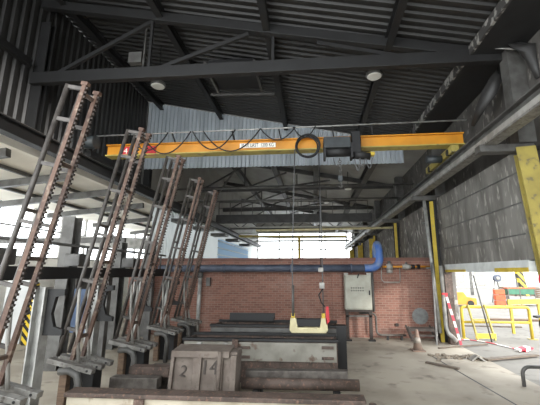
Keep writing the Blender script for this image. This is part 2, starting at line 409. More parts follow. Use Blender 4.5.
# eaves gutter / cream beam of the left aisle
tag(MB().box((XL-.02, 3, 5.02), (XL+.12, 14, 5.2)).build('aisle_beam', 'aisle'), 'cream longitudinal beam at the edge of the left aisle roof', 'beam')
tag(MB().box((XL-.05, 3, 5.42), (XL+.06, 14, 5.56)).build('aisle_rail', 'steel_m'), 'dark grey rail just below the left corrugated cladding', 'beam')
for y, lb in ((7.0, 'nearest the camera'), (9.0, 'second from the camera'), (11.0, 'third from the camera'), (13.4, 'fourth from the camera'), (16.4, 'fifth from the camera'), (20, 'farthest visible')):
    tag(MB().bar((XL-.05, y, 4.92), (-11.2, y, 4.53), .14, .2).build('aisle_rafter', 'steel_m'), 'grey rafter crossing under the cream aisle roof at left, '+lb, 'roof beam', 'aisle rafters')
for x, lb in ((-8.3, 'dark purlin under the cream aisle roof, nearer the racks'), (-9.8, 'dark purlin under the cream aisle roof, nearer the windows')):
    z = 5.15+(x+7)*.093-.06
    tag(MB().bar((x, 4, z), (x, 34, z), .09, .1).build('aisle_purlin', 'steel_m'), lb, 'roof beam', 'aisle purlins')
for y, lb in ((7.35, 'dark wall column at the upper left before the truss end'), (13.2, 'dark wall column at the left end of the corrugated band')):
    tag(MB().ibeam((XL+.1, y, 5.2), (XL+.1, y, 8.6), .34, .2, .03, (0, 1, 0)).build('wall_column', 'steel_d'), lb, 'column', 'left wall columns')
tag(MB().box((XL, 3.2, 7.18), (XL+.12, 7.05, 7.36)).build('wall_girt', 'steel_d'), 'dark horizontal wall girt on the upper left cladding', 'beam')
# right-hand columns
def column(y, label, near=False):
    t = thing('wall_column', label, 'column', (4.0, y, 0), 'right wall columns')
    if near:
        MB().ibeam((4.66, y, 0), (4.38, y, 4.62), .26, .22, .025).build('steel_post', 'yell3', t)
        tag(MB().bar((4.66, y-.15, 0), (4.36, y-.15, 4.72), .38, .03, (0, 1, 0)).build('painted_face', 'yell3', t), 'faded yellow face plate')
    else:
        MB().ibeam((4.14, y, 0), (4.14, y, 4.62), .22, .26, .025).build('steel_post', 'steel_d', t)
        tag(MB().box((4.02, y-.17, 0), (4.14, y-.135, 4.6)).build('painted_face', 'yell2', t), 'yellow face strip')
        if y > 20: tag(MB().box((3.72, y-.2, 1.0), (4.02, y-.17, 4.4)).build('guard_plate', 'yell2', t), 'wide yellow guard plate')
    MB().box((4.25, y-.15, 4.82), (4.6, y+.15, 7.0)).build('upper_post', 'steel_m', t)
    return t
column(7.1, 'yellow faced steel column at right edge before the doorway', True)
for y, lb in ((12.05, 'column with yellow strip where brick wall meets doorway'), (17.4, 'column with yellow strip just beyond the brick wall'), (23.5, 'third column beyond, behind the blue pipe bend'),
              (29.5, 'fourth column, small yellow strip over the brick wall'), (36, 'farthest yellow column over the brick wall')):
    column(y, lb)
dp = thing('downpipe', 'grey downpipe beside the yellow column with elbow at floor', 'pipe', (3.82, 11.75, 0))
MB().tube([(3.8, 11.75, 4.6), (3.97, 11.75, .3)], .055, 14).build('pipe', 'galv', dp)
MB().tube([(4.12, 11.6, 2.4), (4.12, 11.6, .5), (4.16, 11.55, .32), (4.36, 11.5, .1)], .07, 14).build('elbow', 'steel_l', dp)
MB().box((3.7, 11.79, 2.3), (3.9, 11.84, 2.36)).box((3.7, 11.79, 3.8), (3.9, 11.84, 3.86)).build('clip', 'steel_m', dp)
tag(MB().bar((3.72, 11.4, .0), (3.86, 11.66, 2.5), .05, .05).build('leaning_rod', 'steel_m'), 'thin pale rod leaning against the downpipe', 'rod')
# torn sheets
def torn(rows, label, mt, name='torn_sheet'):
    m = MB(); R_ = [[m.bm.verts.new(p) for p in r] for r in rows]
    for a, b in zip(R_, R_[1:]):
        for i in range(len(a)-1): m.bm.faces.new((a[i], a[i+1], b[i+1], b[i])).smooth = True
    tag(m.build(name, mt, solid=.012), label, 'sheet metal', 'torn sheets at the eaves')
torn([[(3.98, 8.3, 5.8), (4.04, 8.25, 5.75)], [(3.98, 7.95, 6.1), (4.14, 7.85, 6.0)], [(4.06, 7.75, 6.42), (4.3, 7.6, 6.25)], [(4.22, 7.62, 6.7), (4.44, 7.5, 6.62)], [(4.42, 7.55, 6.95), (4.5, 7.5, 6.93)]], 'curled grey metal sheet hanging above the right runway beam', 'clad_d')
torn([[(4.2, 6.8, 7.0), (4.32, 6.78, 7.0), (4.44, 6.75, 6.98)], [(4.25, 6.75, 6.86), (4.36, 6.66, 6.74), (4.5, 6.6, 6.84)], [(4.36, 6.72, 6.74), (4.46, 6.58, 6.62), (4.56, 6.5, 6.76)], [(4.46, 6.66, 6.4), (4.53, 6.6, 6.36), (4.58, 6.55, 6.4)], [(4.54, 6.64, 6.05), (4.57, 6.6, 6.03), (4.59, 6.56, 6.05)]], 'torn dark sheet drooping over the column at top right', 'clad_d')
torn([[(4.0, 7.0, 7.02), (4.2, 6.95, 7.02)], [(4.06, 6.86, 6.92), (4.26, 6.82, 6.9)], [(4.2, 6.8, 6.86), (4.32, 6.76, 6.8)]], 'small pale crumpled scrap at the truss end, top right', 'steel_l')

# ------------------------------------------------------------------ ceiling lamps and fittings
def hb(x, y, label, zl=None):
    zr = roof_z(x)-.02; z = zl+.45 if zl else zr-.03
    t = thing('high_bay_lamp', label, 'lamp', (x, y, z-.5), 'round ceiling lamps')
    MB().lathe((x, y, z-.42), [(.2, 0), (.22, .03), (.2, .1), (.1, .16), (.05, .2)], 28).build('housing', 'steel_m', t)
    MB().lathe((x, y, z-.45), [(.16, 0), (.185, .02), (.19, .04)], 28).build('lens', 'lens', t)
    MB().tube([(x, y, z-.22), (x, y, zr)], .015, 8).build('stem', 'steel_d', t)
hb(-4.47, 8.75, 'round high bay lamp under the roof at upper left', 7.5)
hb(1.65, 8.2, 'round high bay lamp under the roof right of centre', 7.18)
hb(1.9, 18.0, 'small round lamp hanging under rear roof below the hoist', 6.55)
hb(.9, 22.6, 'smallest round lamp, farthest under the rear roof', 6.75)
tag(MB().box((-4.75, 7.6, 7.55), (-4.4, 7.75, 7.85)).bar((-4.3, 7.55, 7.2), (-4.3, 7.55, 8.6), .03, .03).build('junction_box', 'steel_m'), 'small grey box above the near truss at upper left', 'box')
rv = thing('roof_ventilator', 'dark framed roof ventilator left of the middle purlin', 'ventilator', (-2.3, 9.2, 7.9))
MB().box((-2.95, 8.6, 8.0), (-1.65, 9.9, 8.2)).build('well', 'black', rv)
for x in (-3.02, -1.6): MB().bar((x, 8.5, 8.0), (x, 10.0, 8.0), .06, .16).build('side_rail', 'steel_m', rv)
MB().bar((-3.3, 10.05, 7.92), (-1.2, 10.05, 7.86), .06, .06).build('cross_rail', 'steel_m', rv)

# ------------------------------------------------------------------ overhead crane
YC = 8.9
def gz(x): return 5.6+.006*(x+1)
cr = thing('overhead_crane', 'yellow overhead travelling crane girder spanning the hall', 'crane', (-1, YC, 5.3))
m = MB(); a, b = (-5.85, YC, gz(-5.85)), (4.0, YC, gz(4.0))
m.bar((a[0], YC, a[2]+.02), (b[0], YC, b[2]+.02), .14, .28)
m.bar((a[0], YC, a[2]+.175), (b[0], YC, b[2]+.175), .3, .03)
m.build('girder', 'yellow', cr)
tag(MB().bar((a[0], YC, a[2]-.135), (b[0], YC, b[2]-.135), .32, .03).build('bottom_flange', 'yell3', cr), 'lower flange coloured paler as if lit')  # light on the flange is put into its paler yellow
for x in (-6.35, 3.72):
    e = MB().box((x-.1, YC-.2, 5.26 if x > 0 else 5.42), (x+.1, YC+1.9, 5.46 if x > 0 else 5.6)).build('end_carriage', 'steel_d' if x < 0 else 'yell3', cr, .02)
    for yy in (YC+.1, YC+1.6):
        MB().tube([(x-.11, yy, 5.34 if x > 0 else 5.5), (x+.11, yy, 5.34 if x > 0 else 5.5)], .09, 18).build('wheel', 'steel_d', e)
MB().tube([(-6.4, YC-.45, 5.72), (-5.95, YC-.45, 5.72)], .18, 18).build('travel_motor', 'hoist', cr)
MB().tube([(3.2, YC+.5, 5.3), (3.6, YC+.5, 5.3)], .11, 16).build('travel_motor', 'hoist', cr)
for (p, q) in ((-5.45, -5.1), (-4.7, -4.4)):
    tag(MB().box((p, YC-.105, gz(p)-.15), (q, YC-.075, gz(p)+.12)).build('red_plate', 'red', cr), 'red plate with pale number' if p < -5 else 'plain red plate')
text('plate_number', '4', .24, (-5.28, YC-.11, gz(-5.28)-.01), (PI/2, 0, 0), 'label', cr)
sg = tag(MB().box((-2.0, YC-.1, gz(-1.5)-.03), (-1.0, YC-.075, gz(-1.5)+.1)).build('load_sign', 'label', cr), 'white load sign with black lettering')
text('lettering', 'MAX LAST  1200 KG', .15, (-1.5, YC-.105, gz(-1.5)+.035), (PI/2, 0, .0), 'ink', sg, .68, .003)
fz = lambda x: 6.06+.012*x
MB().tube([(-6.1, YC-.25, fz(-6.1)), (4.05, YC-.25, fz(4.05))], .022, 8).build('festoon_rail', 'galv', cr)
for x in (-5.4, -3.9, -2.2, -.9, .55, 1.6, 2.7):
    MB().bar((x+.05, YC-.04, gz(x)+.16), (x, YC-.25, fz(x)), .035, .03).build('rail_support', 'steel_d', cr)
for (x0, x1, d) in ((-5.1, -4.0, .5), (-4.75, -3.35, .62), (-3.3, -2.1, .55), (-3.0, -1.4, .62), (-1.4, -.45, .35), (-.5, .1, .3)):
    MB().tube(sag((x0, YC-.28, fz(x0)), (x1, YC-.28, fz(x1)), d), .018, 7).build('festoon_cable', 'black', cr)
# coil
m = MB()
for i in range(5):
    r = .30+.02*math.sin(i*2.1); c = (-.12+.015*math.cos(i*1.7), YC-.2-.03*i, 5.5+.02*math.sin(i*2.3))
    m.tube(arc(c, r, 0, 345, 30, 1), .018, 7, True)
tag(m.build('coiled_cable', 'black'), 'coil of black cable hanging in front of the crane girder', 'cable')
# hoist
h = thing('electric_hoist', 'dark grey electric hoist trolley slung on the yellow girder', 'hoist', (.8, YC-.1, 5.0))
MB().box((.3, YC-.5, 5.36), (1.0, YC-.12, 5.66)).build('housing', 'hoist', h, .02)
MB().tube([(.36, YC-.3, 5.3), (1.02, YC-.3, 5.3)], .13, 20).build('drum', 'steel_d', h)
for x in (.33, 1.03): MB().box((x-.03, YC-.46, 5.1), (x+.03, YC-.14, 5.5)).build('side_frame', 'black', h)
MB().box((1.04, YC-.36, 5.22), (1.28, YC-.12, 5.86)).build('trolley', 'black', h, .02)
MB().tube([(1.05, YC-.25, 5.24), (1.52, YC-.25, 5.2)], .12, 18).build('motor', 'steel_d', h)
tag(MB().box((1.34, YC-.36, 5.18), (1.62, YC-.2, 5.26)).build('bumper', 'yell2', h), 'yellow bumper')
m = MB()
for i in range(9):
    z = 5.1-.06*i; m.tube(arc((.72, YC-.3, z), .035, 0, 345, 10, i % 2), .011, 5, True)
m.build('load_chain', 'steel_m', h)
hk = MB().box((.66, YC-.36, 4.5), (.78, YC-.24, 4.64)).build('hook_block', 'hoist', h, .01)
MB().tube([(.72, YC-.3, 4.5), (.72, YC-.3, 4.44)]+arc((.72, YC-.3, 4.39), .045, 90, -170, 10, 1), .016, 8).build('hook', 'steel_m', hk)
m = MB()
for x, l in ((1.1, .35), (1.22, .25), (.55, .22), (1.4, .3)): m.tube(sag((x, YC-.3, 5.15), (x+.16, YC-.3, 5.12), l), .012, 6)
m.build('hanging_wires', 'cable', h)
# lifting beam on two lines
YY = 8.28
lb_ = thing('lifting_beam', 'cream U shaped lifting beam hanging on two lines over the troughs', 'lifting beam', (-.15, YY, .75))
m = MB().prism([(-.56, 1.16), (-.58, .9), (-.5, .8), (.22, .8), (.3, .9), (.28, 1.16), (.15, 1.16), (.11, .96), (-.39, .96), (-.43, 1.16)], 1, YY-.1, YY+.1)
m.build('yoke', 'cream', lb_, .012)
MB().box((-.42, YY-.095, .985), (.14, YY+.095, 1.14)).build('core', 'black', lb_)
for x in (-.5, .2): MB().box((x-.04, YY-.05, 1.14), (x+.04, YY+.05, 1.26)).build('shackle', 'yell2', lb_)
MB().tube([(-.5, YY, 1.2), (-.52, YY, 2.3), (-.49, YY+.1, 3.8), (-.46, YC-.25, 5.42)], .014, 7).build('suspension_line', 'cable', lb_)
MB().tube([(-.5, YY-.04, 1.2), (-.5, YY-.04, 1.9)], .03, 8).build('sleeve', 'steel_m', lb_)
MB().tube([(.2, YY, 1.2), (.2, YY, 2.3), (.19, YY+.1, 3.8), (.17, YC-.25, 5.3)], .014, 7).build('suspension_line', 'cable', lb_)
cp = thing('control_pendant', 'grey control pendant with red tag on the right hanging line', 'control', (.17, YY-.08, 1.1))
MB().box((.12, YY-.14, 1.82), (.24, YY-.04, 1.96)).build('junction', 'steel_l', cp, .01)
MB().box((.1, YY-.14, 2.2), (.22, YY-.05, 2.3)).build('cable_clamp', 'steel_l', cp, .01)
MB().tube([(.17, YY-.08, 2.2), (.15, YY-.09, 2.9), (.17, YY, 3.9), (.18, YC-.4, 5.3)], .012, 6).build('control_cable', 'black', cp)
MB().tube([(.2, YY-.09, 1.82), (.1, YY-.12, 1.68), (.16, YY-.1, 1.5), (.24, YY-.08, 1.42)], .015, 6).build('loop', 'black', cp)
tag(MB().prism([(.26, 1.42), (.32, 1.42), (.34, 1.1), (.27, 1.02), (.25, 1.1)], 1, YY-.1, YY-.06).build('tag', 'red', cp), 'red tag')

# ------------------------------------------------------------------ toothed leaning racks
RY = [4.1, 5.65, 7.15, 9.0, 10.5]
RX = [-3.97, -3.95, -3.85, -3.98, -3.98]
def rack(y):
    t = thing('toothed_rack', '', 'rack', (-3.95, y, 0), 'leaning toothed racks')
    B0 = V((-3.95, y, .8)); T0 = V((-3.13, y, 4.75)); d = (T0-B0).normalized(); L = (T0-B0).length
    nrm = V((d.z, 0, -d.x)); Y_ = V((0, 1, 0))
    for j, yy in enumerate((0, .26)):
        m = MB(); p = B0+Y_*yy; m.bar(p, p+d*L, .05, .06, nrm)
        u = .75; tm = MB(); comb = []
        while u < L-.03:
            for du, h in ((0, .034), (0, .06), (.028, .06), (.028, .034)):
                c = p+d*(u+du)+nrm*h; comb.append((c.x, c.z))
            u += .066
        m.bar(p+d*L, p+d*(L+.05), .07, .1, nrm)
        tr_ = tag(m.build('toothed_rail', 'rail', t), 'rusty rail with square teeth')
        for uu in (u-.038, .75):
            c = p+d*uu+nrm*.028; comb.append((c.x, c.z))
        tm.prism(comb, 1, yy+y-.018, yy+y+.018)
        tm.build('tooth_row', 'teeth', tr_)
        p = B0+Y_*yy-nrm*.26
        MB().tube([p-d*.0-V((.0, 0, .0)), p+d*1.1, p+d*(L-.02)], .033, 10).build('rear_rail', 'rod', t)
        for u in (.45, 1.25, 2.05, 2.85, 3.5, L-.05):
            MB().bar(B0+Y_*yy+d*u-nrm*.25, B0+Y_*yy+d*u-nrm*.01, .04, .05, d).build('rung', 'rod', t)
        # slender rear strut and prop of the lower end
        MB().tube([B0+Y_*yy-nrm*.26+d*1.15, B0+Y_*yy-nrm*.1+d*.55, B0+Y_*yy+nrm*.12+V((0, 0, -.02))], .026, 8).build('strut', 'steel_l', t)
    for u in (.35, 1.6, 2.9, L-.1):
        MB().bar(B0+d*u-nrm*.02, B0+d*u+Y_*.26-nrm*.02, .04, .05, d).build('cross_bar', 'rust_d', t)
    MB().bar(B0+d*2.2-nrm*.26, B0+d*2.2+Y_*.26-nrm*.26, .04, .05, d).build('cross_bar', 'pipe_b', t)
    for k, yy in enumerate((-.12, .13, .38)):
        p = B0+Y_*yy-nrm*.3-d*.04; q = B0+Y_*yy+nrm*.48-d*.04
        fb = MB().bar(p, q, .11, .075, d).build('fork_bar', 'fork', t, .006)
        e = q-nrm*.08+V((0, -.056, 0)); MB().tube([e, e+V((0, -.006, 0))], .018, 10).build('bolt', 'black', fb)
    MB().tube([(-4.02, y-.16, .66), (-3.85, y-.18, .68), (-3.72, y-.18, .62), (-3.68, y-.18, .5), (-3.7, y-.18, .0)], .055, 12).build('bent_pipe', 'steel_m', t)
    tag(MB().box((-4.06, y-.1, 0), (-3.94, y+.0, .68)).build('packing_timber', 'wood', t), 'brown timber packing')
    MB().box((-4.0, y+.06, 0), (-3.6, y+.3, .6)).build('pedestal', 'steel_d', t, .01)
    return t
r0 = rack(RY[0])
labs = ['nearest toothed rack, cut off by the left edge of view', 'second leaning toothed rack from the left', 'middle leaning toothed rack of the five',
        'fourth leaning toothed rack, second nearest the brick wall', 'farthest leaning toothed rack, smallest, beside the brick wall']
for i, y in enumerate(RY):
    o = r0 if i == 0 else copy_tree(r0)
    o.location = (RX[i], y, 0); o['label'] = labs[i]
# steel stanchions behind the racks
pl = ['grey steel stanchion standing right behind the nearest rack', 'second grey stanchion, behind the second toothed rack', 'third grey stanchion, behind the middle toothed rack', 'farthest grey stanchion, between the last two racks']
def stanchion(y):
    t = thing('stanchion', '', 'post', (-4.35, y, 0), 'stanchions behind the racks')
    MB().ibeam((-4.35, y, .12), (-4.35, y, 1.98), .17, .17, .02, (1, 0, 0)).build('post', 'galv', t)
    MB().box((-4.5, y-.15, 0), (-4.15, y+.15, .12)).build('base_block', 'curb', t, .01)
    MB().prism([(-4.27, 1.95), (-4.0, 1.95), (-4.0, 1.86), (-4.13, 1.84), (-4.17, 1.6), (-4.11, 1.42), (-3.97, 1.38), (-3.97, 1.3), (-4.27, 1.3)], 1, y-.03, y+.03).build('bracket', 'steel_d', t)
    return t
s0 = stanchion(4.95)
for i, y in enumerate((4.95, 6.4, 8.0, 9.6)):
    o = s0 if i == 0 else copy_tree(s0)
    o.location = (-4.03, y, 0) if i == 0 else (-4.15, y, 0); o['label'] = pl[i]
# tall aisle columns and longitudinal beam
for i, (y, zt) in enumerate(((8.0, 3.55), (10.2, 3.1), (12.2, 3.3))):
    tag(MB().ibeam((-6.0, y, 0), (-6.0, y, zt), .3, .3, .03).build('aisle_column', 'steel_m'),
        ('tall grey H column behind the second rack', 'grey H column behind the middle rack', 'grey H column just left of the brick wall end')[i], 'column', 'H columns behind the racks')
fr = thing('conveyor_frame', 'dark raised machine frame running back behind the racks', 'machine', (-5.3, 8, 0))
MB().box((-5.5, 4.5, 2.06), (-5.1, 11.8, 2.3)).build('main_beam', 'steel_d', fr, .01)
for y in (4.7, 8.6, 11): MB().box((-5.38, y-.08, 0), (-5.22, y+.08, 2.06)).build('support', 'steel_m', fr)
for y in (5.4, 7.4, 9.7): MB().box((-5.5, y-.2, 2.32), (-5.15, y+.2, 2.6)).build('drive_box', 'steel_m', fr, .02)
MB().tube([(-5.1, 5.0, 2.75), (-5.1, 11.5, 2.75)], .03, 8).build('handrail', 'steel_m', fr)
for y in (5.4, 7.4, 9.7, 11.2): MB().tube([(-5.12, y, 2.3), (-5.12, y, 2.75)], .025, 8).build('handrail_post', 'steel_m', fr)
lp = thing('work_lamp', 'bright strip lamp on the machine frame at left edge', 'lamp', (-5.6, 5.9, 2.2))
MB().box((-5.62, 5.78, 2.2), (-5.5, 6.2, 2.28)).build('housing', 'white', lp)
em = bpy.data.materials.new('lit_tube'); em.use_nodes = True
em.node_tree.nodes['Principled BSDF'].inputs['Emission Color'].default_value = (1, .97, .88, 1); em.node_tree.nodes['Principled BSDF'].inputs['Emission Strength'].default_value = 5
M['lit'] = em
MB().tube([(-5.48, 5.8, 2.24), (-5.48, 6.18, 2.24)], .025, 10).build('tube', 'lit', lp)
# aisle contents
tag(MB().bar((-9.6, 10.6, 0), (-9.55, 10.62, 1.95), .03, .75, (1, 0, 0)).build('white_panel', 'sheet'), 'tall white panel standing behind the nearest rack', 'panel')
tag(MB().box((-9.0, 10.4, 0), (-8.8, 10.6, 1.85)).build('hazard_post', 'hazard'), 'yellow and black striped guard post at left', 'post')
bp = thing('blue_screen', 'blue sheeted screen standing behind the stanchions', 'screen', (-8.2, 12, 0))
MB().box((-9.2, 12, .1), (-6.9, 12.06, 1.6)).build('sheet', 'tarp', bp)
for x in (-9.2, -8.05, -6.95): MB().box((x-.03, 12.06, 0), (x+.03, 12.12, 1.7)).build('post', 'steel_m', bp)
tag(MB().box((-10.9, 14, .0), (-10.0, 14.8, 2.05)).build('control_locker', 'steel_m', None, .02), 'dark grey locker in the aisle left of the blue screen', 'locker')
tag(MB().bar((-11.2, 15.2, 3.6), (-7.04, 15.2, 3.45), .3, .5).build('aisle_duct', 'steel_l'), 'pale duct crossing the aisle below the windows', 'duct')
tag(MB().bar((-11.2, 10.2, 3.18), (-5.85, 10.2, 3.18), .1, .16).build('aisle_tie', 'steel_m'), 'grey horizontal tie beam crossing the aisle behind the racks', 'beam')

# ------------------------------------------------------------------ foreground troughs and steel
cb = thing('front_plinth', 'cream stained plinth with rusty top along the bottom edge', 'plinth', (-1.6, 5.35, 0))
MB().box((-3.5, 4.98, 0), (.62, 5.18, .48)).build('body', 'curb', cb, .01)
MB().box((-3.53, 4.95, .48), (.66, 5.21, .54)).build('capping', 'rust_d', cb, .01)
MB().box((-2.5, 4.94, .0), (-2.36, 4.98, .48)).build('joint_plate', 'rust', cb)
MB().box((.48, 4.93, 0), (.58, 4.98, .5)).build('end_plate', 'rust_d', cb)
for x in (.66, .8): 
    tag(MB().tube([(x+.1, 5.1, 0), (x+.1, 5.1, .46 if x < .7 else .34)], .05, 12).build('scrap_pipe', 'rust_d'), 'rusty pipe stub at the right end of the plinth, ' + ('taller' if x < .7 else 'shorter'), 'pipe')
for i, (p, q, r, lb) in enumerate((((-1.25, 6.2, .35), (.72, 6.2, .36), .09, 'thick rusty round bar lying just behind the plinth, lower right'),
                                 ((-1.25, 6.55, .4), (.56, 6.55, .42), .085, 'second rusty bar, above and behind the thick round bar'))):
    o = thing('steel_bar', lb, 'bar', (0, p[1], 0), 'rusty bars at right')
    MB().tube([p, q], r, 16).build('bar', 'rust_d', o) if i == 0 else MB().bar(p, q, .17, .15).build('bar', 'pipe_b', o, .01)
    for x in (-1.0, .35): MB().box((x-.05, p[1]-.1, 0), (x+.05, p[1]+.1, p[2]-r*.86)).build('bearer', 'steel_d', o)
for i, (y, z, x0, x1, mt, lb) in enumerate(((6.2, .33, -3.55, -2.7, 'pipe_b', 'short grey billet left of the numbered box, lowest'), (6.55, .42, -3.4, -2.65, 'rust_d', 'rusty billet left of the numbered box, on top row'))):
    o = thing('steel_billet', lb, 'billet', ((x0+x1)/2, y, 0), 'billets left of the box')
    MB().bar((x0, y, z), (x1, y, z), .2, .17).build('billet', mt, o, .01)
    MB().box((x0+.2, y-.09, 0), (x1-.2, y+.09, z-.085)).build('bearer', 'steel_d', o)
# numbered cast box
nb = thing('numbered_casting', 'rusty ribbed steel casting marked 14 leaning by the plinth', 'casting', (-2.0, 5.9, 0))
def lean(z): return 5.72+.16*z
X0, X1 = -2.38, -1.28
m = MB(); m.prism([(lean(0)+.06, 0), (lean(.9)+.06, .9), (lean(.9)+.42, .9), (lean(0)+.42, 0)], 0, X0, X1)
m.build('body', 'casting', nb, .01)
for x0, x1 in ((X0, X0+.06), (-2.0, -1.86), (-1.6, -1.5), (X1-.1, X1)):
    MB().prism([(lean(.06), .06), (lean(.86), .86), (lean(.86)+.07, .86), (lean(.06)+.07, .06)], 0, x0, x1).build('rib', 'casting', nb, .008)
MB().prism([(lean(.84)-.01, .82), (lean(.92)-.01, .92), (lean(.92)+.4, .95), (lean(.84)+.07, .82)], 0, X0, X1-.12).build('top_flange', 'casting', nb, .008)
MB().prism([(lean(.12)-.03, .1), (lean(.2)-.03, .2), (lean(.2)+.07, .2), (lean(.12)+.07, .1)], 0, X0, X1-.02).build('lower_flange', 'rust_d', nb, .008)
MB().tube([(-1.55, 5.76, .2), (-1.55, 5.84, .92)], .035, 10).build('hinge_pin', 'casting', nb)
text('numeral', '14', .3, (-1.73, lean(.66)+.045, .66), (PI/2-.16, 0, 0), 'stencil', nb, 1, .01)
text('numeral', '2', .24, (-2.16, lean(.6)+.045, .6), (PI/2-.16, .2, 0), 'stencil', nb, 1, .01)
# long troughs
def trough(x0, x1, y0, y1, zt, label, face, fh):
    t = thing('steel_trough', label, 'trough', ((x0+x1)/2, y0, 0), 'long troughs')
    MB().box((x0, y0, 0), (x1, y0+.05, zt)).build('front_wall', 'rust_d', t)
    MB().box((x0, y1-.05, 0), (x1, y1, zt)).build('rear_wall', 'rust_d', t)
    for x in (x0, x1-.05): MB().box((x, y0+.05, 0), (x+.05, y1-.05, zt)).build('end_wall', 'rust_d', t)
    MB().box((x0+.05, y0+.05, .0), (x1-.05, y1-.05, .35)).build('bottom', 'rust_d', t)
    MB().box((x0-.02, y0-.05, zt), (x1+.02, y0+.09, zt+.05)).build('rim', 'steel_d', t, .006)
    MB().box((x0-.02, y1-.09, zt), (x1+.02, y1+.03, zt+.05)).build('rim', 'steel_d', t, .006)
    MB().box((x0+.02, y0-.035, zt-fh), (x1-.02, y0-.001, zt-.02)).build('face_plate', face, t)
    return t
t = trough(-2.75, .45, 7.4, 8.1, .8, 'long trough with pale grey face in front of the lifting beam', 'troughp', .38)
for x in (-2.4, -1.85): MB().box((x-.05, 7.33, .42), (x+.05, 7.37, .78)).build('stiffener', 'steel_l', t)
tag(MB().box((-1.7, 7.3, .38), (-1.58, 7.37, .84)).build('stiffener', 'rust', t), 'rusty upright stiffener')
for x, z in ((-1.45, .68), (-1.45, .5), (.25, .7), (.25, .5)): MB().box((x-.12, 7.33, z-.025), (x+.12, 7.37, z+.025)).build('lug', 'rust_d', t)
m = MB()
m.tube(arc((-1.98, 7.33, .6), .03, 0, 345, 12, 1), .012, 6, True); m.build('eye', 'steel_d', t)
t = trough(-2.5, .55, 8.45, 9.3, .92, 'rear trough with dark rim below the lifting beam', 'steel_m', .24)
m = MB().box((.5, 8.35, 0), (.72, 8.6, .98)); m.build('end_post', 'steel_d', t)
tag(MB().box((-1.9, 8.38, .74), (-1.1, 8.405, .77)).build('drain_strip', 'steel_l', t), 'pale thin strip')
o = thing('scrap_channel', 'black steel channel lying on the rear trough before the bricks', 'channel', (-1.6, 9.4, .9))
MB().bar((-2.2, 9.25, 1.0), (-1.05, 9.25, 1.0), .3, .03).build('web', 'steel_d', o)
MB().bar((-2.2, 9.11, 1.07), (-1.05, 9.11, 1.05), .03, .18).build('flange', 'steel_d', o)
MB().bar((-2.2, 9.39, 1.06), (-1.05, 9.39, 1.06), .03, .14).build('flange', 'steel_d', o)
tag(MB().box((-3.2, 6.8, 0), (-2.7, 7.1, .42)).build('steel_block', 'pipe_b', None, .015), 'dull steel block left of the pale trough', 'block')
m = MB().tube([(-3.78, 4.75, .02), (-3.72, 4.65, .06), (-3.62, 4.85, .03), (-3.58, 4.72, .05), (-3.3, 4.85, .02)], .018, 6)
tag(m.build('scrap_cable', 'black'), 'black cable scrap lying at the left end of the plinth', 'cable')

# ------------------------------------------------------------------ on and before the brick wall
bpz = 2.33
bpp = thing('wall_pipe', 'large navy and blue pipe along brick wall bending up at right', 'pipe', (-1, 12.2, 2.15))
pts = [(-5.6, 12.2, bpz), (1.75, 12.2, bpz)]
tag(MB().tube(pts, .125, 20).build('straight_run', 'blue_d', bpp), 'dull navy straight run')
el = [V((1.75, 12.2, bpz))]+arc((1.95, 12.2, bpz+.33), .33, -90, 0, 8, 1)[1:]
el += [V((2.28, 12.22, 2.85))]+[V((2.28, 12.22, 2.85))+V((0, .33*(1-math.cos(a)), .33*math.sin(a))) for a in [PI*k/12 for k in range(1, 13)]]+[V((2.28, 12.88, 2.5))]
tag(MB().tube(el, .13, 20).build('bend', 'blue', bpp), 'bright blue bend over the wall')
for x in (-3.2, -.8, 1.3): MB().tube([(x-.025, 12.2, bpz), (x+.025, 12.2, bpz)], .15, 20).build('flange', 'blue_d', bpp)
for x in (-2.5, .4, 1.6): MB().box((x-.03, 12.3, bpz-.03), (x+.03, YB, bpz+.03)).build('wall_clip', 'steel_m', bpp)
gp = thing('gas_line', 'small yellow gas pipe with two grey valves on brick wall', 'pipe', (3, 12.3, 2.2))
MB().tube([(2.4, 12.3, 2.38), (4.0, 12.3, 2.38)], .035, 12).build('pipe', 'yellow', gp)
for x, r, l in ((2.62, .13, .1), (3.2, .1, .14)):
    v = MB().tube([(x-l, 12.3, 2.38), (x-l*.6, 12.3, 2.38), (x-l*.3, 12.3, 2.38), (x+l*.3, 12.3, 2.38), (x+l*.6, 12.3, 2.38), (x+l, 12.3, 2.38)], [r*.7, r*.75, r, r, r*.75, r*.7], 16).build('valve_body', 'steel_l', gp)
    MB().tube([(x, 12.3, 2.38), (x, 12.3, 2.38+r*1.5)], r*.45, 12).build('bonnet', 'steel_m', v)
MB().tube([(2.62, 12.3, 2.3), (2.62, 12.3, 2.16)], .1, 14).build('drip_pot', 'steel_l', gp)
for x in (3.42, 3.6): MB().tube([(x-.05, 12.3, 2.38), (x+.05, 12.3, 2.38)], .075, 14).build('union', 'black', gp)
MB().tube([(2.36, 12.36, 2.38), (2.34, 12.36, 1.95), (2.42, 12.36, 1.86), (2.55, 12.36, 1.85), (2.95, 12.36, 1.85), (2.98, 12.36, 1.95), (2.98, 12.36, 2.35)], .018, 8).build('bypass_pipe', 'steel_l', gp)
cbn = thing('electrical_cabinet', 'tall pale grey electrical cabinet on legs before brick wall', 'cabinet', (1.45, 12.0, 0))
MB().box((1.02, 11.85, .98), (1.9, 12.2, 2.1)).build('body', 'cab', cbn, .012)
dd = MB().box((1.05, 11.82, 1.02), (1.87, 11.852, 2.06)).build('door', 'cab', cbn, .01)
MB().box((1.8, 11.79, 1.45), (1.84, 11.82, 1.6)).build('handle', 'black', dd)
for r in range(2):
    for c in range(6):
        x = 1.24+.075*c; z = 1.68-.09*r
        MB().tube([(x, 11.818, z), (x, 11.805, z)], .02, 10).build('indicator', 'steel_d', dd)
MB().bar((1.5, 11.84, 2.14), (1.44, 11.815, 2.0), .05, .02).build('hasp', 'steel_d', dd)
